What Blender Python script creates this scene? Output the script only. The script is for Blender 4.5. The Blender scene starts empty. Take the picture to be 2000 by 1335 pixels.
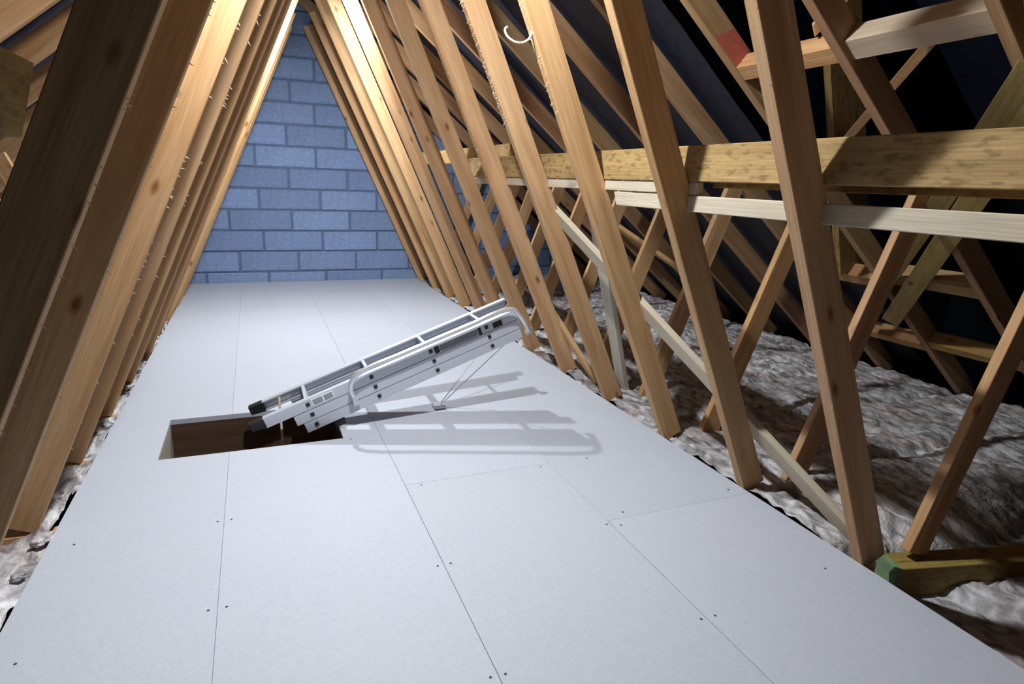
import bpy, bmesh, math, random
from mathutils import Vector, Matrix, noise
random.seed(7)
C = bpy.context.scene.collection
sc = bpy.context.scene
PI = math.pi

# ------------------------------------------------------------------ camera, world, lamps, exposure
cam_d = bpy.data.cameras.new('camera')
cam_d.sensor_fit = 'HORIZONTAL'; cam_d.sensor_width = 36.0
cam_d.lens = 36.0 * 1207.23 / 2000.0
cam_d.clip_start = 0.02
cam = bpy.data.objects.new('camera', cam_d); C.objects.link(cam)
YAW, PITCH, ROLL = 0.396816, 0.255054, 0.037360
fw = Vector((math.sin(YAW)*math.cos(PITCH), math.cos(YAW)*math.cos(PITCH), -math.sin(PITCH)))
rt0 = Vector((math.cos(YAW), -math.sin(YAW), 0)); up0 = rt0.cross(fw)
rt = math.cos(ROLL)*rt0 + math.sin(ROLL)*up0; up = -math.sin(ROLL)*rt0 + math.cos(ROLL)*up0
cam.matrix_world = Matrix(((rt.x, up.x, -fw.x, -1.3009), (rt.y, up.y, -fw.y, -0.87519),
                           (rt.z, up.z, -fw.z, 0.86204), (0, 0, 0, 1)))
sc.camera = cam

w = bpy.data.worlds.new('loft_world'); w.use_nodes = True; sc.world = w
bgn = w.node_tree.nodes['Background']; bgn.inputs[0].default_value = (0.02, 0.025, 0.04, 1); bgn.inputs[1].default_value = 0.02

LAMP_COLOUR = (0.95, 0.985, 1.0)
LAMP_NEAR = Vector((-1.06, 0.53, 1.76)); NEAR_W = (25.5, 36.0)
LAMP_FAR = Vector((-0.95, 2.69, 1.86)); FAR_W = (49.0, 10.0)

sc.view_settings.view_transform = 'Standard'; sc.view_settings.look = 'None'
sc.view_settings.exposure = 0.0; sc.view_settings.gamma = 1.0
sc.view_settings.use_curve_mapping = False
try: sc.cycles.max_bounces = 8
except Exception: pass

# ------------------------------------------------------------------ materials
def newmat(name):
    m = bpy.data.materials.new(name); m.use_nodes = True
    nt = m.node_tree; b = nt.nodes['Principled BSDF']
    return m, nt, b
def N(nt, t, **k):
    n = nt.nodes.new(t)
    for a, v in k.items():
        if a.startswith('i_'):
            n.inputs[int(a[2:]) if a[2:].isdigit() else a[2:]].default_value = v
        else: setattr(n, a, v)
    return n
def ramp(nt, fac, stops):
    r = N(nt, 'ShaderNodeValToRGB'); e = r.color_ramp.elements
    e[0].position, e[0].color = stops[0][0], (*stops[0][1], 1)
    e[1].position, e[1].color = stops[-1][0], (*stops[-1][1], 1)
    for p, c in stops[1:-1]:
        x = e.new(p); x.color = (*c, 1)
    nt.links.new(fac, r.inputs[0]); return r.outputs[0]
def mixc(nt, mode, fac, a, b):
    m = N(nt, 'ShaderNodeMix', data_type='RGBA', blend_type=mode)
    for s, v in ((m.inputs[0], fac), (m.inputs[6], a), (m.inputs[7], b)):
        if hasattr(v, 'links') or hasattr(v, 'is_linked'): nt.links.new(v, s)
        else: s.default_value = v if not isinstance(v, tuple) else (*v, 1)[:4]
    return m.outputs[2]
def bump(nt, b, h, s, d=0.002):
    n = N(nt, 'ShaderNodeBump'); n.inputs['Strength'].default_value = s; n.inputs['Distance'].default_value = d
    nt.links.new(h, n.inputs['Height']); nt.links.new(n.outputs[0], b.inputs['Normal'])

def wood_mat(name, dark, light, knot, fibre=0.5, rough=0.62, stain=0):
    """timber: grain runs along the object's own X axis; object colour tints it"""
    m, nt, b = newmat(name); L = nt.links
    tc = N(nt, 'ShaderNodeTexCoord'); oi = N(nt, 'ShaderNodeObjectInfo')
    off = N(nt, 'ShaderNodeVectorMath', operation='SCALE'); off.inputs[0].default_value = (37.3, 11.7, 23.1)
    L.new(oi.outputs['Random'], off.inputs['Scale'])
    add = N(nt, 'ShaderNodeVectorMath', operation='ADD'); L.new(tc.outputs['Object'], add.inputs[0]); L.new(off.outputs[0], add.inputs[1])
    mp = N(nt, 'ShaderNodeMapping'); mp.inputs['Scale'].default_value = (1.6, 26, 26); L.new(add.outputs[0], mp.inputs[0])
    n1 = N(nt, 'ShaderNodeTexNoise'); n1.inputs['Scale'].default_value = 1.0; n1.inputs['Detail'].default_value = 5; n1.inputs['Distortion'].default_value = 0.6
    L.new(mp.outputs[0], n1.inputs['Vector'])
    mp2 = N(nt, 'ShaderNodeMapping'); mp2.inputs['Scale'].default_value = (9, 240, 240); L.new(add.outputs[0], mp2.inputs[0])
    n2 = N(nt, 'ShaderNodeTexNoise'); n2.inputs['Scale'].default_value = 1.0; n2.inputs['Detail'].default_value = 3; L.new(mp2.outputs[0], n2.inputs['Vector'])
    col = ramp(nt, n1.outputs[0], [(0.28, dark), (0.72, light)])
    fin = ramp(nt, n2.outputs[0], [(0.3, (1-fibre*0.45,)*3), (0.7, (1.0,)*3)])
    col = mixc(nt, 'MULTIPLY', 1.0, col, fin)
    mp3 = N(nt, 'ShaderNodeMapping'); mp3.inputs['Scale'].default_value = (5.0, 11, 11); L.new(add.outputs[0], mp3.inputs[0])
    vo = N(nt, 'ShaderNodeTexVoronoi'); vo.inputs['Scale'].default_value = 1.0; L.new(mp3.outputs[0], vo.inputs['Vector'])
    kn = ramp(nt, vo.outputs['Distance'], [(0.04, (1, 1, 1)), (0.13, (0, 0, 0))])
    col = mixc(nt, 'MIX', kn, col, knot)
    col = mixc(nt, 'MULTIPLY', 1.0, col, oi.outputs['Color'])
    if stain:
        mp4 = N(nt, 'ShaderNodeMapping'); mp4.inputs['Scale'].default_value = (34, 80, 80); L.new(add.outputs[0], mp4.inputs[0])
        n4 = N(nt, 'ShaderNodeTexNoise'); n4.inputs['Scale'].default_value = 1.0; n4.inputs['Detail'].default_value = 4; L.new(mp4.outputs[0], n4.inputs['Vector'])
        st = ramp(nt, n4.outputs[0], [(0.36, (0.42, 0.36, 0.28)), (0.47, (1, 1, 1))])
        col = mixc(nt, 'MULTIPLY', stain, col, st)
    L.new(col, b.inputs['Base Color']); b.inputs['Roughness'].default_value = rough
    b.inputs['Specular IOR Level'].default_value = 0.25
    bump(nt, b, n2.outputs[0], 0.35, 0.0015)
    return m
MW = wood_mat('sawn_softwood', (0.45, 0.25, 0.11), (0.65, 0.435, 0.245), (0.22, 0.09, 0.03))
MT = wood_mat('treated_timber', (0.33, 0.22, 0.09), (0.49, 0.35, 0.17), (0.14, 0.09, 0.04), fibre=0.7, stain=0.6)
MO = wood_mat('olive_timber', (0.33, 0.22, 0.09), (0.49, 0.35, 0.17), (0.14, 0.09, 0.04), fibre=0.6, stain=0.25)
MP = wood_mat('pale_batten', (0.47, 0.41, 0.325), (0.61, 0.55, 0.455), (0.33, 0.25, 0.16), fibre=0.4)
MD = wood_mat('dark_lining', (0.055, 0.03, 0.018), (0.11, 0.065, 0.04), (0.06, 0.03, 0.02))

def speckle(name, base, var, scale, rough=0.7, bs=0.15, bd=0.001, spec=0.3, big=2.0):
    m, nt, b = newmat(name); L = nt.links
    tc = N(nt, 'ShaderNodeTexCoord'); oi = N(nt, 'ShaderNodeObjectInfo')
    n1 = N(nt, 'ShaderNodeTexNoise'); n1.inputs['Scale'].default_value = scale; n1.inputs['Detail'].default_value = 6
    n2 = N(nt, 'ShaderNodeTexNoise'); n2.inputs['Scale'].default_value = big; n2.inputs['Detail'].default_value = 3
    L.new(tc.outputs['Object'], n1.inputs['Vector']); L.new(tc.outputs['Object'], n2.inputs['Vector'])
    lo = tuple(c*(1-var) for c in base); hi = tuple(min(1, c*(1+var)) for c in base)
    col = ramp(nt, n1.outputs[0], [(0.3, lo), (0.7, hi)])
    g = ramp(nt, n2.outputs[0], [(0.3, (1-var*0.7,)*3), (0.7, (1,)*3)])
    col = mixc(nt, 'MULTIPLY', 1.0, col, g); col = mixc(nt, 'MULTIPLY', 1.0, col, oi.outputs['Color'])
    L.new(col, b.inputs['Base Color']); b.inputs['Roughness'].default_value = rough
    b.inputs['Specular IOR Level'].default_value = spec
    bump(nt, b, n1.outputs[0], bs, bd)
    return m
MBOARD = speckle('chipboard_deck', (0.45, 0.475, 0.545), 0.05, 160, 0.62, 0.10, 0.0006, 0.3)
MBLOCK = speckle('concrete_block', (0.205, 0.285, 0.47), 0.13, 40, 0.85, 0.35, 0.003, 0.15, 5)
MMORTAR = speckle('mortar', (0.115, 0.17, 0.285), 0.15, 60, 0.95, 0.4, 0.002, 0.1)
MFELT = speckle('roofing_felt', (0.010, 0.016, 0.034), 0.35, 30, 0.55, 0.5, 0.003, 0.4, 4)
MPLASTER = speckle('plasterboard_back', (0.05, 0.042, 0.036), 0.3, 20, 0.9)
MRED = speckle('red_paint', (0.50, 0.13, 0.095), 0.15, 60, 0.5)
MGREEN = speckle('green_preservative', (0.20, 0.32, 0.17), 0.2, 60, 0.6)
MCAPS = speckle('screw_steel', (0.06, 0.06, 0.07), 0.1, 50, 0.5)

def flat(name, col, rough=0.5, metal=0.0, emit=None, es=0):
    m, nt, b = newmat(name)
    tc = N(nt, 'ShaderNodeTexCoord'); n1 = N(nt, 'ShaderNodeTexNoise'); n1.inputs['Scale'].default_value = 40
    nt.links.new(tc.outputs['Object'], n1.inputs['Vector'])
    c = ramp(nt, n1.outputs[0], [(0.3, tuple(x*0.94 for x in col)), (0.7, col)])
    nt.links.new(c, b.inputs['Base Color'])
    b.inputs['Roughness'].default_value = rough; b.inputs['Metallic'].default_value = metal
    if emit: b.inputs['Emission Color'].default_value = (*emit, 1); b.inputs['Emission Strength'].default_value = es
    return m
def brushed(name, col, rough, metal):
    m, nt, b = newmat(name); L = nt.links
    tc = N(nt, 'ShaderNodeTexCoord'); mp = N(nt, 'ShaderNodeMapping'); mp.inputs['Scale'].default_value = (3, 300, 300)
    L.new(tc.outputs['Object'], mp.inputs[0])
    n1 = N(nt, 'ShaderNodeTexNoise'); n1.inputs['Scale'].default_value = 1; n1.inputs['Detail'].default_value = 3; L.new(mp.outputs[0], n1.inputs['Vector'])
    c = ramp(nt, n1.outputs[0], [(0.3, tuple(x*0.9 for x in col)), (0.7, col)]); L.new(c, b.inputs['Base Color'])
    b.inputs['Roughness'].default_value = rough; b.inputs['Metallic'].default_value = metal
    bump(nt, b, n1.outputs[0], 0.08, 0.0005)
    return m
MALU = brushed('brushed_aluminium', (0.62, 0.66, 0.74), 0.42, 0.35)
MTUBE = brushed('polished_aluminium', (0.85, 0.87, 0.90), 0.25, 0.6)
MBLACK = flat('black_plastic', (0.012, 0.012, 0.014), 0.45)
MWHITE = flat('white_label', (0.92, 0.93, 0.95), 0.5)
MGREYP = flat('grey_print', (0.22, 0.23, 0.26), 0.6)
MPRINT = flat('dark_print', (0.30, 0.32, 0.36), 0.6)
MSPLINT = flat('pale_splinter', (0.80, 0.70, 0.56), 0.7)
MDIFF = flat('lamp_diffuser', (0.9, 0.9, 0.9), 0.4, 0, (1, 0.985, 0.98), 14)

def wool_mat():
    m, nt, b = newmat('glass_wool'); L = nt.links
    tc = N(nt, 'ShaderNodeTexCoord')
    mp = N(nt, 'ShaderNodeMapping'); mp.inputs['Scale'].default_value = (24, 13, 13); mp.inputs['Rotation'].default_value = (0, 0, 0.6); L.new(tc.outputs['Object'], mp.inputs[0])
    n1 = N(nt, 'ShaderNodeTexNoise'); n1.inputs['Scale'].default_value = 1; n1.inputs['Detail'].default_value = 8; n1.inputs['Distortion'].default_value = 1.1; L.new(mp.outputs[0], n1.inputs['Vector'])
    n2 = N(nt, 'ShaderNodeTexNoise'); n2.inputs['Scale'].default_value = 5; n2.inputs['Detail'].default_value = 4; L.new(tc.outputs['Object'], n2.inputs['Vector'])
    n3 = N(nt, 'ShaderNodeTexNoise'); n3.inputs['Scale'].default_value = 120; n3.inputs['Detail'].default_value = 4; L.new(tc.outputs['Object'], n3.inputs['Vector'])
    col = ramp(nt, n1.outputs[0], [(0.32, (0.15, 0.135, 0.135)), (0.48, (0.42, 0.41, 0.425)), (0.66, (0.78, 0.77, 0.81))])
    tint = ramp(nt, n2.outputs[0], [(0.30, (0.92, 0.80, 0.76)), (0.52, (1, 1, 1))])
    col = mixc(nt, 'MULTIPLY', 1.0, col, tint)
    L.new(col, b.inputs['Base Color']); b.inputs['Roughness'].default_value = 0.8; b.inputs['Specular IOR Level'].default_value = 0.3
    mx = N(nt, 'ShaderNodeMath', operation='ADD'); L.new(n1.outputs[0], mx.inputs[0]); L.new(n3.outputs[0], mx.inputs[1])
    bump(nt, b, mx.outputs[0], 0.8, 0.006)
    return m
MWOOL = wool_mat()

# ------------------------------------------------------------------ builders
def empty(name, loc, label=None, cat=None, group=None, kind=None):
    o = bpy.data.objects.new(name, None); C.objects.link(o); o.location = loc; o.empty_display_size = 0.05
    tag(o, label, cat, group, kind); return o
def tag(o, label=None, cat=None, group=None, kind=None):
    if label: o['label'] = label
    if cat: o['category'] = cat
    if group: o['group'] = group
    if kind: o['kind'] = kind
    return o
def link(name, me, mat=None, parent=None, M=None, col=None, pm=None):
    """links a mesh object; M is its world matrix, pm the world matrix of its parent"""
    o = bpy.data.objects.new(name, me); C.objects.link(o)
    if mat and not me.materials: me.materials.append(mat)
    M = M or Matrix.Identity(4)
    if parent is not None:
        o.parent = parent
        if pm is None: pm = WM.get(parent.name, Matrix.Translation(parent.location))
        o.matrix_basis = pm.inverted() @ M
    else: o.matrix_basis = M
    WM[o.name] = M
    if col: o.color = (*col, 1)
    return o
WM = {}
def bmesh_mesh(name, bm, smooth=False):
    me = bpy.data.meshes.new(name); bmesh.ops.recalc_face_normals(bm, faces=bm.faces); bm.to_mesh(me); bm.free()
    if smooth:
        for p in me.polygons: p.use_smooth = True
    return me
def add_box(bm, x0, x1, y0, y1, z0, z1, bev=0.0):
    vs = [bm.verts.new((x, y, z)) for x in (x0, x1) for y in (y0, y1) for z in (z0, z1)]
    fs = [bm.faces.new([vs[i] for i in f]) for f in ((0,1,3,2),(4,6,7,5),(0,4,5,1),(2,3,7,6),(0,2,6,4),(1,5,7,3))]
    if bev:
        es = list({e for f in fs for e in f.edges})
        bmesh.ops.bevel(bm, geom=es, offset=bev, segments=1, affect='EDGES', profile=0.5)
def box_obj(name, x0, x1, y0, y1, z0, z1, mat, parent=None, bev=0.0, M=None, col=None, pm=None):
    bm = bmesh.new(); cx, cy, cz = (x0+x1)/2, (y0+y1)/2, (z0+z1)/2
    add_box(bm, x0-cx, x1-cx, y0-cy, y1-cy, z0-cz, z1-cz, bev)
    return link(name, bmesh_mesh(name, bm), mat, parent, (M or Matrix.Identity(4)) @ Matrix.Translation((cx, cy, cz)), col, pm)
_tm = {}
def timber_mesh(Ln, wd, th, s0=0.0, s1=0.0, mat=None):
    """sawn timber: length on X, width on Y, thickness on Z; s0, s1 skew the two end cuts"""
    key = (round(Ln, 3), wd, th, s0, s1, mat.name)
    if key in _tm: return _tm[key]
    bm = bmesh.new(); h = Ln/2
    add_box(bm, -h, h, -wd/2, wd/2, -th/2, th/2)
    for v in bm.verts: v.co.x += (s1 if v.co.x > 0 else s0) * v.co.y
    bmesh.ops.bevel(bm, geom=list(bm.edges), offset=0.0016, segments=1, affect='EDGES', profile=0.5)
    me = bmesh_mesh('timber', bm); me.materials.append(mat); _tm[key] = me
    return me
def frame(p0, p1, nrm):
    p0, p1 = Vector(p0), Vector(p1); X = (p1-p0).normalized(); Z = Vector(nrm); Z = (Z - X*Z.dot(X)).normalized(); Y = Z.cross(X)
    c = (p0+p1)/2
    return Matrix(((X.x, Y.x, Z.x, c.x), (X.y, Y.y, Z.y, c.y), (X.z, Y.z, Z.z, c.z), (0, 0, 0, 1))), (p1-p0).length
def timber(name, p0, p1, wd, th, nrm, mat=None, parent=None, col=None, s0=0.0, s1=0.0):
    M, Ln = frame(p0, p1, nrm); mat = mat or MW
    if col is None:
        k = random.uniform(0.92, 1.06); col = (k, k*random.uniform(0.96, 1.02), k*random.uniform(0.92, 1.04))
    return link(name, timber_mesh(Ln, wd, th, s0, s1, mat), None, parent, M, col)
def tube_mesh(name, pts, r, seg=10, res=6):
    cu = bpy.data.curves.new(name, 'CURVE'); cu.dimensions = '3D'; cu.bevel_depth = r; cu.bevel_resolution = 3; cu.use_fill_caps = True
    sp = cu.splines.new('BEZIER'); sp.bezier_points.add(len(pts)-1); sp.resolution_u = res
    for bp, p in zip(sp.bezier_points, pts):
        bp.co = p; bp.handle_left_type = bp.handle_right_type = 'AUTO'
    o = bpy.data.objects.new('tmp', cu); C.objects.link(o); dg = bpy.context.evaluated_depsgraph_get(); dg.update()
    me = bpy.data.meshes.new_from_object(o.evaluated_get(dg)); me.name = name
    bpy.data.objects.remove(o); bpy.data.curves.remove(cu)
    for p in me.polygons: p.use_smooth = True
    return me

# ------------------------------------------------------------------ dimensions of the loft
XC = -0.9175                  # middle of the roof
PITCH_K = 0.82                # rafter slope
YW = 4.45                     # gable wall
DECK_L, DECK_R = -1.795, 0.0
HX0, HX1, HY0, HY1 = -1.618, -1.067, 1.124, 1.463     # hatch
def roof_z(x, d=1.333): return d - PITCH_K*(x if x >= XC else 2*XC - x)

# ------------------------------------------------------------------ gable wall of blocks
GX0, GX1 = -3.4, 1.56
bm = bmesh.new()
prof = [(GX0, -0.3), (GX1, -0.3), (GX1, roof_z(GX1, 1.452)), (XC, roof_z(XC, 1.452)), (GX0, roof_z(GX0, 1.452))]
fr = [bm.verts.new((x, YW+0.009, z)) for x, z in prof]; bk = [bm.verts.new((x, YW+0.11, z)) for x, z in prof]
bm.faces.new(fr); bm.faces.new(bk[::-1])
for i in range(5): bm.faces.new([fr[i], bk[i], bk[(i+1) % 5], fr[(i+1) % 5]])
wall = link('wall_back', bmesh_mesh('wall_back', bm), MMORTAR); wall['kind'] = 'structure'
ROWS = [-1.217, -0.981, -0.787, -1.02, -0.794, -1.03, -0.816, -1.029, -0.811, -0.988]
PIT, PH = 0.455, 0.1625
blk_cache = {}
def block_mesh(wd, clip=None):
    bm = bmesh.new(); add_box(bm, -wd/2, wd/2, -0.05, 0.05, -(PH-0.012)/2, (PH-0.012)/2, 0.007)
    return bm
for r in range(-2, 14):
    z0 = 0.081 + (r-1)*PH; zc = z0 + PH/2
    base = ROWS[r] if 0 <= r < len(ROWS) else (-1.03 if r % 2 else -0.80)
    xs = [base + k*PIT for k in range(-7, 8)]
    xs = [x + (random.uniform(-0.012, 0.012) if x != base else 0) for x in xs]
    for a, b_ in zip(xs, xs[1:]):
        a, b_ = max(a, GX0), min(b_, GX1)
        if b_ - a < 0.03: continue
        wd = b_ - a - 0.013; xc = (a+b_)/2
        zr = max(roof_z(a, 1.442), roof_z(b_, 1.442), roof_z(XC, 1.442) if a < XC < b_ else -9)
        zl = min(roof_z(a, 1.442), roof_z(b_, 1.442))
        if zr < z0 + 0.03: continue
        jy = random.uniform(-0.003, 0.004)
        k = random.uniform(0.86, 1.1); col = (k, k*random.uniform(0.98, 1.03), k*random.uniform(0.98, 1.04))
        M = Matrix.Translation((xc, YW+0.05+jy, zc)) @ Matrix.Rotation(random.uniform(-0.008, 0.008), 4, 'Y')
        key = round(wd, 2)
        if zl > z0 + PH:
            if key not in blk_cache: blk_cache[key] = bmesh_mesh('block', block_mesh(key))
            me = blk_cache[key]
        else:
            bm = block_mesh(key)
            for sgn in (1, -1):
                pl = Vector((XC - xc, 0, roof_z(XC, 1.442) - zc))
                bmesh.ops.bisect_plane(bm, geom=bm.verts[:]+bm.edges[:]+bm.faces[:], plane_co=pl, plane_no=Vector((sgn*PITCH_K, 0, 1)), clear_outer=True)
                ed = [e for e in bm.edges if e.is_boundary]
                if ed: bmesh.ops.holes_fill(bm, edges=ed)
            if len(bm.faces) < 4: bm.free(); continue
            me = bmesh_mesh('block', bm)
        link('block', me, MBLOCK, wall, M, col)

# ------------------------------------------------------------------ roofing felt above the rafters, far walls, ceiling below
def felt(name, side, y0, y1, d, u1, nx=50, ny=90):
    bm = bmesh.new(); g = []
    for j in range(ny+1):
        row = []
        for i in range(nx+1):
            t = u1*i/nx; y = y0 + (y1-y0)*j/ny
            x = XC + side*t
            sag = 0.016*math.sin((y/0.4 % 1)*PI)
            dd = d - sag + 0.010*noise.noise(Vector((x*4, y*7, 2.0+side))) + 0.005*noise.noise(Vector((x*13, y*19, 5)))
            row.append(bm.verts.new((x, y, d - PITCH_K*(XC+t) + (dd-d))))
        g.append(row)
    for j in range(ny):
        for i in range(nx): bm.faces.new((g[j][i], g[j][i+1], g[j+1][i+1], g[j+1][i]))
    o = link(name, bmesh_mesh(name, bm, True), MFELT); o['kind'] = 'structure'; return o
felt('ceiling', 1, 1.03, YW+0.06, 1.458, 2.75)
felt('ceiling.001', -1, -1.6, YW+0.06, 1.458, 2.75)
felt('ceiling.002', 1, -2.2, 1.01, 2.55, 4.6)                  # the roof void that opens beyond the near rafters
def slab(name, x0, x1, y0, y1, z0, z1, mat):
    o = box_obj(name, x0, x1, y0, y1, z0, z1, mat); o['kind'] = 'structure'; return o
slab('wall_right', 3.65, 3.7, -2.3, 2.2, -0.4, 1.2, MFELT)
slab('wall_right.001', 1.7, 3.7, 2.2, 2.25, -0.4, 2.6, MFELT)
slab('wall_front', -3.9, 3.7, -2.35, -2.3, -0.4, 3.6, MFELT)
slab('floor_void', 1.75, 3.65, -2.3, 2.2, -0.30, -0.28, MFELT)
# plasterboard ceiling of the room below, with the hatch cut out of it
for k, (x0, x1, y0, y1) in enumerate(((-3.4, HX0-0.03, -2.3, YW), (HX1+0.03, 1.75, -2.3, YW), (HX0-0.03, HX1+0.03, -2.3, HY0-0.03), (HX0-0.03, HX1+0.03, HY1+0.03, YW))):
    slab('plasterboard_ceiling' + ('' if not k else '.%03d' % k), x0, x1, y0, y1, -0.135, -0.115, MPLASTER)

# ------------------------------------------------------------------ boarded floor
floor = empty('floor', (0, 0, 0), kind='structure')
TH = 0.018
def board(x0, x1, y0, y1, gl=0.0006, gr=0.0006, gy=0.0005):
    k = random.uniform(0.965, 1.02)
    return box_obj('board', x0+gl, x1-gr, y0+gy, y1-gy, -TH, random.uniform(-0.0004, 0.0002), MBOARD, floor, 0.0004, None, (k, k*random.uniform(.995, 1.005), k*random.uniform(0.99, 1.01)))
J1, J2, J3 = -0.4837, -0.945, -1.419
YE = YW - 0.004
def board_notch(x0, x1, y0, y1, nx0, nx1, gl, gr):
    """a board with a rectangular bite for the hatch out of one long side"""
    k = random.uniform(0.97, 1.02); x0 += gl; x1 -= gr; y0 += 0.0005; y1 -= 0.0005
    if nx0 > x0 + 0.002: pts = [(x0, y0), (x1, y0), (x1, HY0), (nx0, HY0), (nx0, HY1), (x1, HY1), (x1, y1), (x0, y1)]
    else: pts = [(x0, y0), (x1, y0), (x1, y1), (x0, y1), (x0, HY1), (nx1, HY1), (nx1, HY0), (x0, HY0)]
    cx, cy = (x0+x1)/2, (y0+y1)/2
    bm = bmesh.new(); h = TH/2
    lo = [bm.verts.new((x-cx, y-cy, -h)) for x, y in pts]; hi = [bm.verts.new((x-cx, y-cy, h)) for x, y in pts]
    bm.faces.new(lo[::-1]); bm.faces.new(hi); n = len(pts)
    for i in range(n): bm.faces.new([lo[i], lo[(i+1) % n], hi[(i+1) % n], hi[i]])
    bmesh.ops.bevel(bm, geom=[e for e in bm.edges if e.verts[0].co.z > 0 and e.verts[1].co.z > 0], offset=0.0004, segments=1, affect='EDGES')
    return link('board', bmesh_mesh('board', bm), MBOARD, floor, Matrix.Translation((cx, cy, -h)), (k, k, k*1.003))
board(J1, DECK_R, -1.4, 0.374, 0.0006, 0.0006); board(J1, DECK_R, 0.374, 2.79, 0.0003, 0.0006); board(J1, DECK_R, 2.79, YE, 0.0002)
board(J2, J1, -1.4, 0.735, 0.0006, 0.0006); board(J2, J1, 0.735, 3.13, 0.0004, 0.0003); board(J2, J1, 3.13, YE, 0.0002, 0.0002)
board_notch(J3, J2, -1.4, 3.3, J3, HX1, 0.0003, 0.0004); board(J3, J2, 3.3, YE, 0.0002, 0.0002)
board_notch(DECK_L, J3, -1.4, 2.3, HX0, J3, 0.0006, 0.0003); board(DECK_L, J3, 2.3, YE, 0.0006, 0.0002)
def screw_mesh():
    bm = bmesh.new(); bmesh.ops.create_cone(bm, cap_ends=True, segments=8, radius1=0.0031, radius2=0.0027, depth=0.0010)
    me = bmesh_mesh('screw', bm); me.materials.append(MCAPS); return me
SM = screw_mesh()
for x, y in [(-0.495, 0.359), (-0.461, 0.344), (-0.497, -0.024), (-0.462, -0.025), (-0.929, 0.33), (-0.932, -0.022), (-1.436, 0.338), (-1.402, 0.338),
             (-0.349, 0.732), (-0.099, 0.02), (-1.739, 0.689), (-1.743, 0.297), (-1.434, 0.692), (-1.402, 0.692), (-1.045, 1.11), (-0.05, 0.41), (-0.42, 0.40), (-0.96, -0.02), (-0.96, 0.33), (-0.90, 0.72), (-0.52, 0.72)]:
    par = None
    for b_ in floor.children:
        M = WM[b_.name]; d = b_.data.vertices
        hx = max(v.co.x for v in d); hy = max(v.co.y for v in d)
        if abs(x-M.translation.x) < hx and abs(y-M.translation.y) < hy: par = b_; break
    if par: link('screw', SM, None, par, Matrix.Translation((x, y, 0.0003)))

# ------------------------------------------------------------------ roof trusses
SP = 0.4
NW = Vector((1, 0, 0.4565)).normalized()       # outward normal of the long right webs
DW = Vector((-0.4565, 0, 1)).normalized()
NL = Vector((-1, 0, 0.445)).normalized(); DLW = Vector((0.445, 0, 1)).normalized()
RD = Vector((1, 0, -PITCH_K)).normalized(); RN = Vector((PITCH_K, 0, 1)).normalized()
LD = Vector((-1, 0, -PITCH_K)).normalized(); LN = Vector((-PITCH_K, 0, 1)).normalized()
WT, WWD, RWD = 0.030, 0.074, 0.078
def splinters(name, p0, p1, out, n, ymin, ymax, parent, big=1.0):
    bm = bmesh.new(); p0, p1, out = Vector(p0), Vector(p1), Vector(out); d = (p1-p0).normalized()
    for k in range(n):
        b0 = p0.lerp(p1, random.random()) + Vector((0, random.uniform(ymin, ymax), 0))
        ln = random.uniform(0.004, 0.014)*big
        tip = b0 + out*ln + d*random.uniform(-1.2, 0.4)*ln + Vector((0, random.uniform(-0.4, 0.4)*ln, 0))
        r = 0.0012*big
        q = [bm.verts.new(b0 + d*r*2 - out*0.002), bm.verts.new(b0 - d*r*2 - out*0.002), bm.verts.new(b0 + Vector((0, r*2, 0)) - out*0.002), bm.verts.new(tip)]
        for f in ((0, 1, 3), (1, 2, 3), (2, 0, 3), (0, 2, 1)): bm.faces.new([q[i] for i in f])
    o = link(name, bmesh_mesh(name, bm), MSPLINT, parent); o['kind'] = 'stuff'; o['label'] = 'pale torn wood fibres along the sawn edge'; return o

ORD = ['second', 'third', 'fourth', 'fifth', 'sixth', 'seventh', 'eighth', 'ninth', 'tenth', 'eleventh', 'twelfth', 'thirteenth']
LAB = {-1: 'timber roof truss nearest the camera, cut off by the right edge of the photo',
       0: 'timber roof truss with the foremost dark brown webs, right and far left',
       1: 'timber roof truss just before the near lamp, dark brown web left of the foremost one',
       2: 'roof truss with a curled wood shaving and red paint on its rafter',
       3: 'timber roof truss with frayed lit web, just behind the one with the curled shaving',
       4: 'timber roof truss whose lit right web is nearest before the right end of the ladder',
       5: 'timber roof truss whose right web foot stands just beyond the right end of the ladder',
       6: 'timber roof truss whose right web foot is hidden behind the raised end of the ladder',
       7: 'timber roof truss, fifth from the block wall',
       8: 'timber roof truss with glaring white web top, fourth from the block wall',
       9: 'timber roof truss, third from the block wall', 10: 'timber roof truss, second from the block wall',
       11: 'timber roof truss standing against the painted block wall'}
RD0 = {0: 1.285, 1: 1.308, 2: 1.325}
trusses = {}
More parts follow.
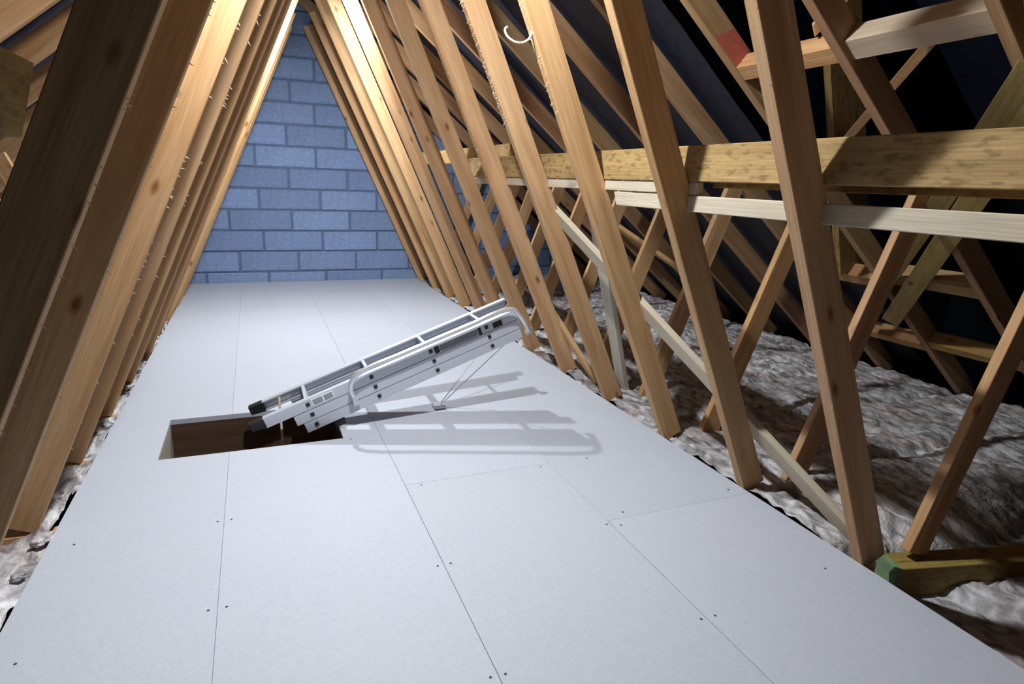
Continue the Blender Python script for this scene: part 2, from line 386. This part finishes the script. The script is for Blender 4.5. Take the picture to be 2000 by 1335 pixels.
for i in range(-1, 12):
    y = SP*i if i >= 0 else -0.411
    jx = random.uniform(-0.006, 0.006) if i > 3 else 0.0
    if i == 8: y += -0.03
    if i == 9: y += -0.06
    if i == 10: y += -0.07
    if i == 11: y = 4.385
    yc = y + WT/2
    t = empty('roof_truss', (XC, yc, 0), LAB[i], 'roof truss', 'trussed rafters along the loft'); trusses[i] = t
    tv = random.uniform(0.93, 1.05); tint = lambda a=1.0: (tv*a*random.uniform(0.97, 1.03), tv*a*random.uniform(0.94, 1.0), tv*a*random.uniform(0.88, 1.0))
    Y = Vector((0, 1, 0)); O = Vector((jx, yc, 0))
    # long web, right
    e0 = Vector((0, 0, 0)) + DW*(-0.018) + NW*WWD/2; e1 = Vector((0, 0, 0)) + DW*2.10 + NW*WWD/2
    timber('web', e0 + O, e1 + O, WWD, WT, Y, MW, t, tint())
    # short web, right
    f = Vector((0.168+0.036, 0, -0.018)); dd = Vector((0.385, 0, 1)).normalized()
    d0 = RD0.get(i, 1.333)
    s = (d0 + 0.02 - f.z - PITCH_K*f.x)/(dd.z + PITCH_K*dd.x)
    timber('web', f + O, f + dd*s + O, 0.076, 0.025, Y, MW, t, tint(1.08))
    # rafter, right
    r0 = Vector((XC+0.002, 0, d0 - PITCH_K*XC)) + RN*RWD/2; r1 = r0 + RD*3.35
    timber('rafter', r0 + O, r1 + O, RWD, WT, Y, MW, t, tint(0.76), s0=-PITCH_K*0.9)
    if i >= 0:
        jl = {0: -0.012, 1: -0.016, 2: 0.0, 3: 0.008}.get(i, random.uniform(0.0, 0.02) + 0.004*i)
        e0 = Vector((-1.835 + jl, 0, 0)) + DLW*(-0.018) + NL*WWD/2; e1 = e0 + DLW*(2.06 if i < 9 else 2.0)
        timber('web', e0 + O, e1 + O, WWD, WT, Y, MW, t, tint())
        f = Vector((2*XC - 0.207, 0, -0.018)); dd = Vector((-0.385, 0, 1)).normalized()
        s = (1.353 - f.z - PITCH_K*0.207)/(dd.z + PITCH_K*0.385/1.0715*1.0)
        timber('web', f + O, f + dd*s + O, 0.068, WT, Y, MW, t, tint())
        r0 = Vector((XC-0.002, 0, 1.333 - PITCH_K*XC)) + LN*RWD/2; r1 = r0 + LD*3.35
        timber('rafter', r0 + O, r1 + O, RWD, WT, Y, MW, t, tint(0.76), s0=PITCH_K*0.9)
    # ceiling tie, trimmed where the hatch passes through it
    segs = [(-3.3, 1.7)]
    if HY0 - 0.03 < yc < HY1 + 0.03: segs = [(-3.3, HX0-0.045), (HX1+0.045, 1.7)]
    if i == -1: segs = [(-0.4, 1.7)]
    if i == 0: segs = [(-3.3, 0.05)]
    for a, b_ in segs:
        timber('ceiling_tie', (a, yc, -0.0655), (b_, yc, -0.0655), 0.094, WT, Y, MW, t, tint())
    if i in (2, 3):
        splinters('splinters', DW*1.15 + Vector((0, y, 0)), DW*1.75 + Vector((0, y, 0)), -NW, 110, 0.0, WT, t, 0.6)
    if i in (0, 4):
        splinters('splinters', DW*0.15 + Vector((0, y, 0)), DW*1.5 + Vector((0, y, 0)), -NW, 40, 0.0, 0.006, t, 0.5)
    if 0 <= i <= 3:
        b0 = Vector((-1.835 + jl, y, 0))
        splinters('splinters', b0 + DLW*0.2, b0 + DLW*1.5, -NL, 24 if i else 36, 0.004, WT, t, 0.75 if i else 0.7)
# red paint on the rafter of the third truss
pm_ = Vector((0.130, 0.80, 1.262)) - RN*0.0
M, Ln = frame(Vector((0.040, 0.7993, 1.325-PITCH_K*0.040)) + RN*0.039, Vector((0.175, 0.7993, 1.325-PITCH_K*0.175)) + RN*0.039, (0, -1, 0))
bm = bmesh.new(); add_box(bm, -Ln/2, Ln/2, -0.032, 0.0375, -0.0006, 0.0008)
for v in bm.verts: v.co.x += 0.55*v.co.y*(1 if v.co.x > 0 else 0.8)
link('paint_mark', bmesh_mesh('paint_mark', bm), MRED, trusses[2], M)['label'] = 'red paint mark across the rafter'
# curled shaving peeled off the edge of the same truss
cv = tube_mesh('shaving', [(-0.578, 0.815, 1.285), (-0.571, 0.812, 1.262), (-0.576, 0.808, 1.240), (-0.592, 0.806, 1.226), (-0.612, 0.806, 1.222), (-0.632, 0.808, 1.228), (-0.645, 0.81, 1.240), (-0.648, 0.81, 1.253), (-0.642, 0.81, 1.258)], 0.0032)
link('shaving', cv, MSPLINT, trusses[2])['label'] = 'pale curled wood shaving hanging from the web'

# ------------------------------------------------------------------ loose timbers: binders, braces, noggings
def stick(name, p0, p1, wd, th, nrm, mat, label, cat, col=(1, 1, 1), s0=0, s1=0, group=None):
    o = timber(name, p0, p1, wd, th, nrm, mat, None, col, s0, s1); tag(o, label, cat, group); return o
X1 = Vector((1, 0, 0))
BX = -0.2935
stick('binder', (BX, -0.9, 0.917), (BX, 2.15, 0.917), 0.084, 0.045, (-1, 0, 0), MT, 'wide stained timber binder running behind the right webs at eye height', 'beam', (1.0, 0.97, 0.9))
stick('binder', (BX+0.047, 1.69, 0.978), (BX+0.047, 4.44, 0.978), 0.075, 0.045, (-1, 0, 0), MT, 'far binder lapped above and behind the wide binder, running to the block wall', 'beam', (1.0, 0.92, 0.8))
stick('binder', (BX+0.047, -0.9, 0.900), (BX+0.047, 0.37, 0.900), 0.075, 0.045, (-1, 0, 0), MT, 'binder behind the wide stained binder, its lower edge showing below at the right', 'beam', (1.0, 0.86, 0.7))
stick('batten', (BX-0.008, 0.375, 0.8598), (BX-0.008, 2.05, 0.8575), 0.0285, 0.022, (-1, 0, 0), MP, 'thin pale batten directly under the wide binder', 'batten', (1.02, 1.0, 0.97))
stick('batten', (BX-0.008, -0.9, 0.8227), (BX-0.008, 0.74, 0.8227), 0.0385, 0.022, (-1, 0, 0), MP, 'long pale batten with angled end, below the wide binder', 'batten', (1.0, 1.0, 0.95), s1=-0.5)
stick('binder', (-1.5775, -0.9, 0.94), (-1.5775, 0.13, 0.94), 0.098, 0.045, (1, 0, 0), MT, 'olive treated binder, tinted darker for shade, at the upper left edge of the photo behind the dark web', 'beam', (0.42, 0.44, 0.30), s1=1.0)  # olive wood; the tint is lowered further to paint in the shade here
# long diagonal brace on the back of the right webs
N2 = Vector((1, 0, 0.4565))
stick('brace', Vector((-0.288, 1.30, 0.802)), Vector((0.100, 0.085, -0.012)), 0.056, 0.022, -N2, MP, 'long pale diagonal brace crossing behind the right webs down to the deck edge', 'brace', (1.0, 0.98, 0.92))
stick('brace', Vector((-0.200, 1.08, 0.832)), Vector((0.165, 1.32, -0.03)), 0.066, 0.022, -N2, MP, 'whitish upright brace leaning behind the right webs beyond the long brace', 'brace', (1.2, 1.27, 1.3))
stick('brace', Vector((-0.045, 1.66, 0.285)), Vector((0.090, 1.43, -0.01)), 0.036, 0.022, -N2, MW, 'short diagonal brace low between two right web feet beside the ladder end', 'brace', (1.05, 1.0, 0.9))
# diagonal roof braces under the rafters
stick('brace', (1.162, 0.87, 0.352), (0.10, -0.17, 1.222), 0.068, 0.030, -RN, MO, 'olive diagonal roof brace with a square cut lower end, right one of the pair', 'brace', (0.88, 0.92, 0.66))
stick('brace', (1.150, 0.985, 0.362), (0.20, -0.012, 1.140), 0.058, 0.030, -RN, MO, 'darker diagonal roof brace, left one of the pair', 'brace', (0.70, 0.70, 0.52))
stick('brace', (0.723, 2.76, 0.722), (1.21, 2.26, 0.323), 0.05, 0.025, -RN, MW, 'pale diagonal brace under the rafters seen between the right webs', 'brace', (1.0, 0.95, 0.85))
# noggings between the near rafters
def nog(x, d, y0, y1, label, wd=0.05, col=(1, 1, 1), mat=MW, dx=0.0):
    return stick('nogging', (x, y0, d - PITCH_K*x), (x+dx, y1, d - PITCH_K*(x+dx)), wd, 0.06, RN, mat, label, 'nogging', col)
nog(0.165, 1.37, 0.437, 0.80, 'short upper nogging with split end between two rafters', 0.052, (1.1, 1.0, 0.9))
nog(0.160, 1.37, 0.037, 0.40, 'upper nogging smeared with pale plaster between the two nearest rafters', 0.062, (1.0, 0.88, 0.78), MP)
nog(1.02, 1.375, 0.837, 1.20, 'middle nogging left of the diagonal roof braces', 0.06, (1.05, 0.95, 0.85))
nog(0.985, 1.375, 0.437, 0.80, 'middle nogging right of the diagonal roof braces', 0.06, (1.0, 0.95, 0.85))
nog(1.375, 1.375, 0.837, 1.20, 'lower nogging left of the dark rafter', 0.05, (1.0, 0.9, 0.8))
nog(1.345, 1.375, 0.437, 0.80, 'lower nogging right of the dark rafter, above the insulation', 0.05, (0.9, 0.9, 0.6))
# split piece on the first nogging
stick('offcut', (0.135, 0.52, 1.285), (0.165, 0.45, 1.37), 0.03, 0.012, (0, -1, 0.4), MW, 'splintered offcut standing on the short upper nogging', 'offcut', (1.1, 1.0, 0.9), s0=0.6)
# timbers in the dark void beyond the rafters
stick('post', (1.02, 0.985, 0.56), (0.66, 0.985, 1.75), 0.19, 0.03, (0.1, -1, 0), MT, 'wide knotty upright board in the dark void behind the rafters', 'post', (0.78, 0.72, 0.60))
stick('brace', (0.47, 0.39, 1.315), (0.80, 0.92, 1.07), 0.05, 0.03, (-0.3, -1, 0.2), MW, 'diagonal timber in the dark void beyond the noggings', 'brace', (0.85, 0.8, 0.75))
stick('treated_offcut', (0.123, 0.020, -0.082), (1.144, -0.225, -0.082), 0.104, 0.07, (0.233, 0.972, 0), MT, 'greenish treated timber lying beside the deck edge at lower right', 'timber', (0.95, 0.98, 0.6))
go = bpy.data.objects['treated_offcut']
M = WM['treated_offcut']
gm = box_obj('painted_end', -0.5265, -0.510, -0.0530, 0.0530, -0.0358, 0.0358, MGREEN, go, 0.001, M)
gm['label'] = 'green preservative on the sawn end'

# ------------------------------------------------------------------ glass wool between the ties
def wool(name, x0, x1, y0, y1, nx, ny, zf, label, group=None):
    bm = bmesh.new(); g = []
    for j in range(ny+1):
        row = []
        for i in range(nx+1):
            x = x0 + (x1-x0)*i/nx; y = y0 + (y1-y0)*j/ny
            v = Vector((x*7, y*4.5, 0.3)); q = Vector((x*22+3*noise.noise(v), y*9, 1.7))
            z = zf(x, y) + 0.018*noise.noise(v) + 0.011*(1-2*abs(noise.noise(q))) + 0.006*noise.noise(Vector((x*45, y*38, 4))) + 0.003*noise.noise(Vector((x*110, y*100, 8)))
            z = max(z, -0.110)
            row.append(bm.verts.new((x + 0.008*noise.noise(q*1.3), y + 0.008*noise.noise(q*1.7), z)))
        g.append(row)
    for j in range(ny):
        for i in range(nx): bm.faces.new((g[j][i], g[j][i+1], g[j+1][i+1], g[j+1][i]))
    o = link(name, bmesh_mesh(name, bm, True), MWOOL); tag(o, label, 'insulation', group, 'stuff'); return o
def sm(a, b, x): t = min(1, max(0, (x-a)/(b-a))); return t*t*(3-2*t)
def zr(x, y):
    z = -0.012 + 0.020*sm(0.15, 0.55, x)
    dip = math.exp(-((((y-0.018)/0.4+0.5) % 1 - 0.5)/0.055)**2)          # crease over every tie
    z -= 0.024*dip*(0.6 + 0.4*noise.noise(Vector((x*2, y, 9))))*sm(0.25, 0.6, x)
    gap = (1 - sm(0.0, 0.16, x + 0.05*noise.noise(Vector((y*6, 0, 3)))))
    z -= 0.045*gap*max(0, noise.noise(Vector((y*3.1, x*2, 1))))*(1-dip)
    near = 1 - sm(-0.10, 0.16, y - 0.12*(x-0.1))
    z -= 0.07*near*(1-sm(0.9, 1.4, x))
    if y < 0.02: z -= 0.04*(1-sm(0.20, 0.36, x))
    dl = 0.233*(x-0.115) + 0.972*(y+0.014)                       # distance from the offcut's front edge
    if -0.03 < dl < 0.10 and x > 0.08: z = min(z, -0.09 + 0.6*max(0, dl-0.075))
    if x < 0.17 and -0.3 < y < 0.09: z = min(z, -0.085)
    return max(z, -0.110)
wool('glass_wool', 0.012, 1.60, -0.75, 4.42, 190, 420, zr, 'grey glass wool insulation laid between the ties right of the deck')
def zl(x, y):
    e = sm(-1.95, -1.82, x)
    return -0.030 + 0.020*noise.noise(Vector((y*9, x*5, 2))) + e*(0.010 + 0.03*max(0, noise.noise(Vector((y*14, 3, x*8)))))
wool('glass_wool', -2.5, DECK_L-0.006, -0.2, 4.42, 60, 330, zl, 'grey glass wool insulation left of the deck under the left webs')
def lumps(name, spots, label):
    bm = bmesh.new()
    for (x, y, z, r) in spots:
        res = bmesh.ops.create_icosphere(bm, subdivisions=3, radius=r)
        for v in res['verts']:
            n_ = v.co.normalized(); v.co = v.co*(1 + 0.45*noise.noise(n_*2.2+Vector((x*9, y*9, 0))) + 0.2*noise.noise(n_*6)) ; v.co.z *= 0.6; v.co += Vector((x, y, z))
    o = link(name, bmesh_mesh(name, bm, True), MWOOL); tag(o, label, 'insulation', None, 'stuff')
sp = []
for k in range(12):
    y = random.uniform(0.5, 2.9); sp.append((DECK_L - random.uniform(0.014, 0.03), y, random.uniform(-0.012, 0.006), random.uniform(0.012, 0.02)))
lumps('wool_tufts', sp, 'loose wool tufts pushed up along the left edge of the deck')
sp = []
for k in range(30):
    y = random.uniform(0.28, 2.6); sp.append((random.uniform(0.02, 0.13), y, random.uniform(-0.055, -0.02), random.uniform(0.016, 0.045)))
lumps('wool_tufts', sp, 'loose wool tufts between the deck edge and the right webs')

# ------------------------------------------------------------------ loft hatch
hatch = empty('loft_hatch', ((HX0+HX1)/2, (HY0+HY1)/2, 0), 'rectangular loft hatch opening with dark timber lining below the ladder', 'hatch')
HD = -0.30
def lining(x0, x1, y0, y1, mat, label=None, col=(1, 1, 1), top=-TH-0.001):
    L = x1-x0 if x1-x0 > y1-y0 else y1-y0
    M = Matrix.Translation(((x0+x1)/2, (y0+y1)/2, (top+HD)/2))
    alongx = (x1-x0) > (y1-y0)
    if not alongx: M = M @ Matrix.Rotation(PI/2, 4, 'Z')
    o = link('lining_board', timber_mesh(L, min(x1-x0, y1-y0), top-HD, 0, 0, mat), None, hatch, M, col)
    if label: o['label'] = label
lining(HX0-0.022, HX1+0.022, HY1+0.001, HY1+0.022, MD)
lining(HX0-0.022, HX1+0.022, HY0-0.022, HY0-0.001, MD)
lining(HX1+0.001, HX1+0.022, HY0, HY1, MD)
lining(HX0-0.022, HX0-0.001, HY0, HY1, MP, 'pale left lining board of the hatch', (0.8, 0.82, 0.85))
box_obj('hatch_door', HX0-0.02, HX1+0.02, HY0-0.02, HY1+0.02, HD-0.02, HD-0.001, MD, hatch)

# ------------------------------------------------------------------ aluminium loft ladder, folded and raised over the hatch
A = math.radians(20.2)
LM = Matrix.Translation((-1.306, 1.21, 0.023)) @ Matrix.Rotation(-A, 4, 'Y')
lad = empty('loft_ladder', (-1.306, 1.21, 0.023), 'folded three-section aluminium loft ladder tilted over the hatch', 'ladder')
lad.rotation_euler = (0, -A, 0); WM[lad.name] = LM
WID = 0.19
def channel(u0, u1, v, side, w0, w1):
    """C-channel rail: web on the outer side, lips turned inwards"""
    t, fl = 0.0025, 0.024
    s = side                                           # +1: web at v, lips towards +y ; -1: web at v, lips towards -y
    pf = [(0, 0), (fl, 0), (fl, 0.005), (fl-t, 0.005), (fl-t, t), (t, t), (t, w1-w0-t), (fl-t, w1-w0-t), (fl-t, w1-w0-0.005), (fl, w1-w0-0.005), (fl, w1-w0), (0, w1-w0)]
    bm = bmesh.new(); L_ = (u1-u0)
    ra = [bm.verts.new((-L_/2, s*a, b-(w1-w0)/2)) for a, b in pf]; rb = [bm.verts.new((L_/2, s*a, b-(w1-w0)/2)) for a, b in pf]
    n = len(pf)
    for i in range(n): bm.faces.new([ra[i], ra[(i+1) % n], rb[(i+1) % n], rb[i]])
    bm.faces.new(ra); bm.faces.new(rb[::-1])
    return bmesh_mesh('stringer', bm), Matrix.Translation(((u0+u1)/2, v, (w0+w1)/2))
CAPU = [0.154, 0.384, 0.610, 0.834]
cap_bm = bmesh.new(); add_box(cap_bm, -0.0065, 0.0065, -0.0022, 0.0022, -0.0065, 0.0065, 0.0008); CAP = bmesh_mesh('rung_cap', cap_bm); CAP.materials.append(MBLACK)
bm = bmesh.new(); add_box(bm, -0.006, 0.006, -WID/2+0.003, WID/2-0.003, -0.0155, 0.0155, 0.0012); RUNG = bmesh_mesh('rung', bm); RUNG.materials.append(MALU)
SECT = [(0.0, 0.968, 0.007, 0.044), (0.095, 0.962, -0.031, 0.0045), (0.116, 0.957, -0.069, -0.0335)]
near_str = None; far_str = None
for k, (u0, u1, w0, w1) in enumerate(SECT):
    for v, s in ((0.0, 1), (WID, -1)):
        me, T = channel(u0, u1 + (0.02 if (s < 0 and k == 0) else 0), v, s, w0, w1)
        so = link('stringer', me, MALU, lad, LM @ T)
        if k == 0 and s > 0: near_str = so
        if k == 0 and s < 0: far_str = so
        for u in CAPU:
            link('rung_cap', CAP, None, so, LM @ Matrix.Translation((u, v - s*0.0012, (w0+w1)/2 + 0.001)))
    for u in CAPU:
        link('rung', RUNG, None, lad, LM @ Matrix.Translation((u, WID/2, (w0+w1)/2 + 0.001)))
# rubber feet
for v in (0.012, WID-0.012):
    bm = bmesh.new(); add_box(bm, -0.026, 0.026, -0.0135, 0.0135, -0.0195, 0.0195, 0.003)
    for x in bm.verts:
        if x.co.x < 0: x.co.z += 0.006*(1 if x.co.z < 0 else 0)
    link('rubber_foot', bmesh_mesh('rubber_foot', bm), MBLACK, lad, LM @ Matrix.Translation((-0.018, v, 0.0255)))
# bent hand rail
hv = -0.024
hr = tube_mesh('hand_rail', [(0.300, hv+0.014, -0.032), (0.300, hv, -0.008), (0.308, hv, 0.036), (0.332, hv, 0.060), (0.365, hv, 0.069), (0.50, hv, 0.069), (0.78, hv, 0.068), (0.915, hv, 0.067), (0.948, hv, 0.054), (0.962, hv, 0.028), (0.976, hv, -0.02), (0.984, hv+0.014, -0.050)], 0.0088)
link('hand_rail', hr, MTUBE, lad, LM)
for u, wv in ((0.300, -0.032), (0.984, -0.05)):
    box_obj('rail_bracket', u-0.012, u+0.012, -0.012, -0.0005, wv-0.014, wv+0.010, MTUBE, lad, 0.003, LM)
# stickers on the near rail
lb = box_obj('warning_label', 0.168, 0.245, -0.0016, -0.0002, 0.0125, 0.0395, MWHITE, near_str, 0, LM); lb['label'] = 'white warning sticker with two printed boxes'
def plate(u0, u1, w0, w1, mat, label, name='sticker', v0=-0.0016, v1=-0.0002, par=None):
    o = box_obj(name, u0, u1, v0, v1, w0, w1, mat, par or near_str, 0, LM); o['label'] = label; return o
plate(0.172, 0.206, 0.016, 0.036, MPRINT, 'block of small grey print', 'print_panel', -0.0022, -0.0016)
plate(0.211, 0.2415, 0.016, 0.036, MPRINT, 'block of small grey print', 'print_panel', -0.0022, -0.0016)
plate(0.860, 0.897, 0.010, 0.031, MBLACK, 'black sticker near the raised end')
plate(0.800, 0.812, 0.008, 0.036, MBLACK, 'narrow black sticker')
plate(0.624, 0.642, 0.010, 0.036, MBLACK, 'narrow black sticker')
plate(0.645, 0.797, 0.011, 0.033, MGREYP, 'grey printed strip')
plate(0.060, 0.100, 0.012, 0.028, MWHITE, 'small white sticker inside the far rail', 'sticker', WID-0.0045, WID-0.0028, far_str)
# hinges, stay rods and deck bracket
for v in (0.006, WID-0.022):
    hb = box_obj('hinge', 0.205, 0.245, v, v+0.016, -0.098, -0.0695, MBLACK, lad, 0.002, LM)
top = LM @ Vector((0.905, 0.02, -0.067))
for a, b_ in (((-0.682, 1.30, 0.012), top), ((-0.672, 1.325, 0.012), LM @ Vector((0.905, WID-0.03, -0.067)))):
    link('stay_rod', tube_mesh('stay_rod', [a, Vector(a).lerp(b_, 0.5), b_], 0.0020), MTUBE, lad)
box_obj('deck_bracket', -0.705, -0.660, 1.288, 1.338, 0.0006, 0.016, MALU, lad, 0.003)
# thin operating pole hanging through the hatch
pole = link('pole', tube_mesh('pole', [(-1.2585, 1.30, 0.105), (-1.2565, 1.27, -0.05), (-1.2545, 1.235, -0.27)], 0.0042), flat('pale_pole', (0.75, 0.62, 0.54), 0.5))
tag(pole, 'thin pale operating pole hanging down through the hatch beside the ladder feet', 'pole')

# ------------------------------------------------------------------ lamps at the ridge
def lamp(loc, watts, size, label):
    """round fitting with a domed diffuser: most light goes down, some sideways"""
    t = empty('loft_light', loc, label, 'ceiling light', 'loft lights')
    def cone(name, r1, r2, dz, z, mat):
        bm = bmesh.new(); bmesh.ops.create_cone(bm, cap_ends=True, segments=24, radius1=r1, radius2=r2, depth=dz)
        return link(name, bmesh_mesh(name, bm), mat, t, Matrix.Translation(Vector(loc) + Vector((0, 0, z))))
    stem = max(0.02, 2.07 - loc.z - 0.03)
    cone('housing', 0.050, 0.042, 0.026, 0.016, MWHITE); cone('diffuser', 0.030, 0.042, 0.012, -0.004, MDIFF)
    cone('stem', 0.006, 0.006, stem, 0.028 + stem/2, MWHITE)
    for kind, wt in zip(('AREA', 'POINT'), watts):
        ld = bpy.data.lights.new('loft_light', kind); ld.energy = wt; ld.color = LAMP_COLOUR
        if kind == 'AREA': ld.shape = 'DISK'; ld.size = size
        else: ld.shadow_soft_size = size/2
        lo = bpy.data.objects.new('lamp_glow', ld); C.objects.link(lo); lo.parent = t; lo.location = (0, 0, -0.014 if kind == 'AREA' else -0.045)
lamp(LAMP_NEAR, NEAR_W, 0.05, 'small round loft light under the ridge just before the hatch')
lamp(LAMP_FAR, FAR_W, 0.07, 'small round loft light under the ridge towards the block wall')
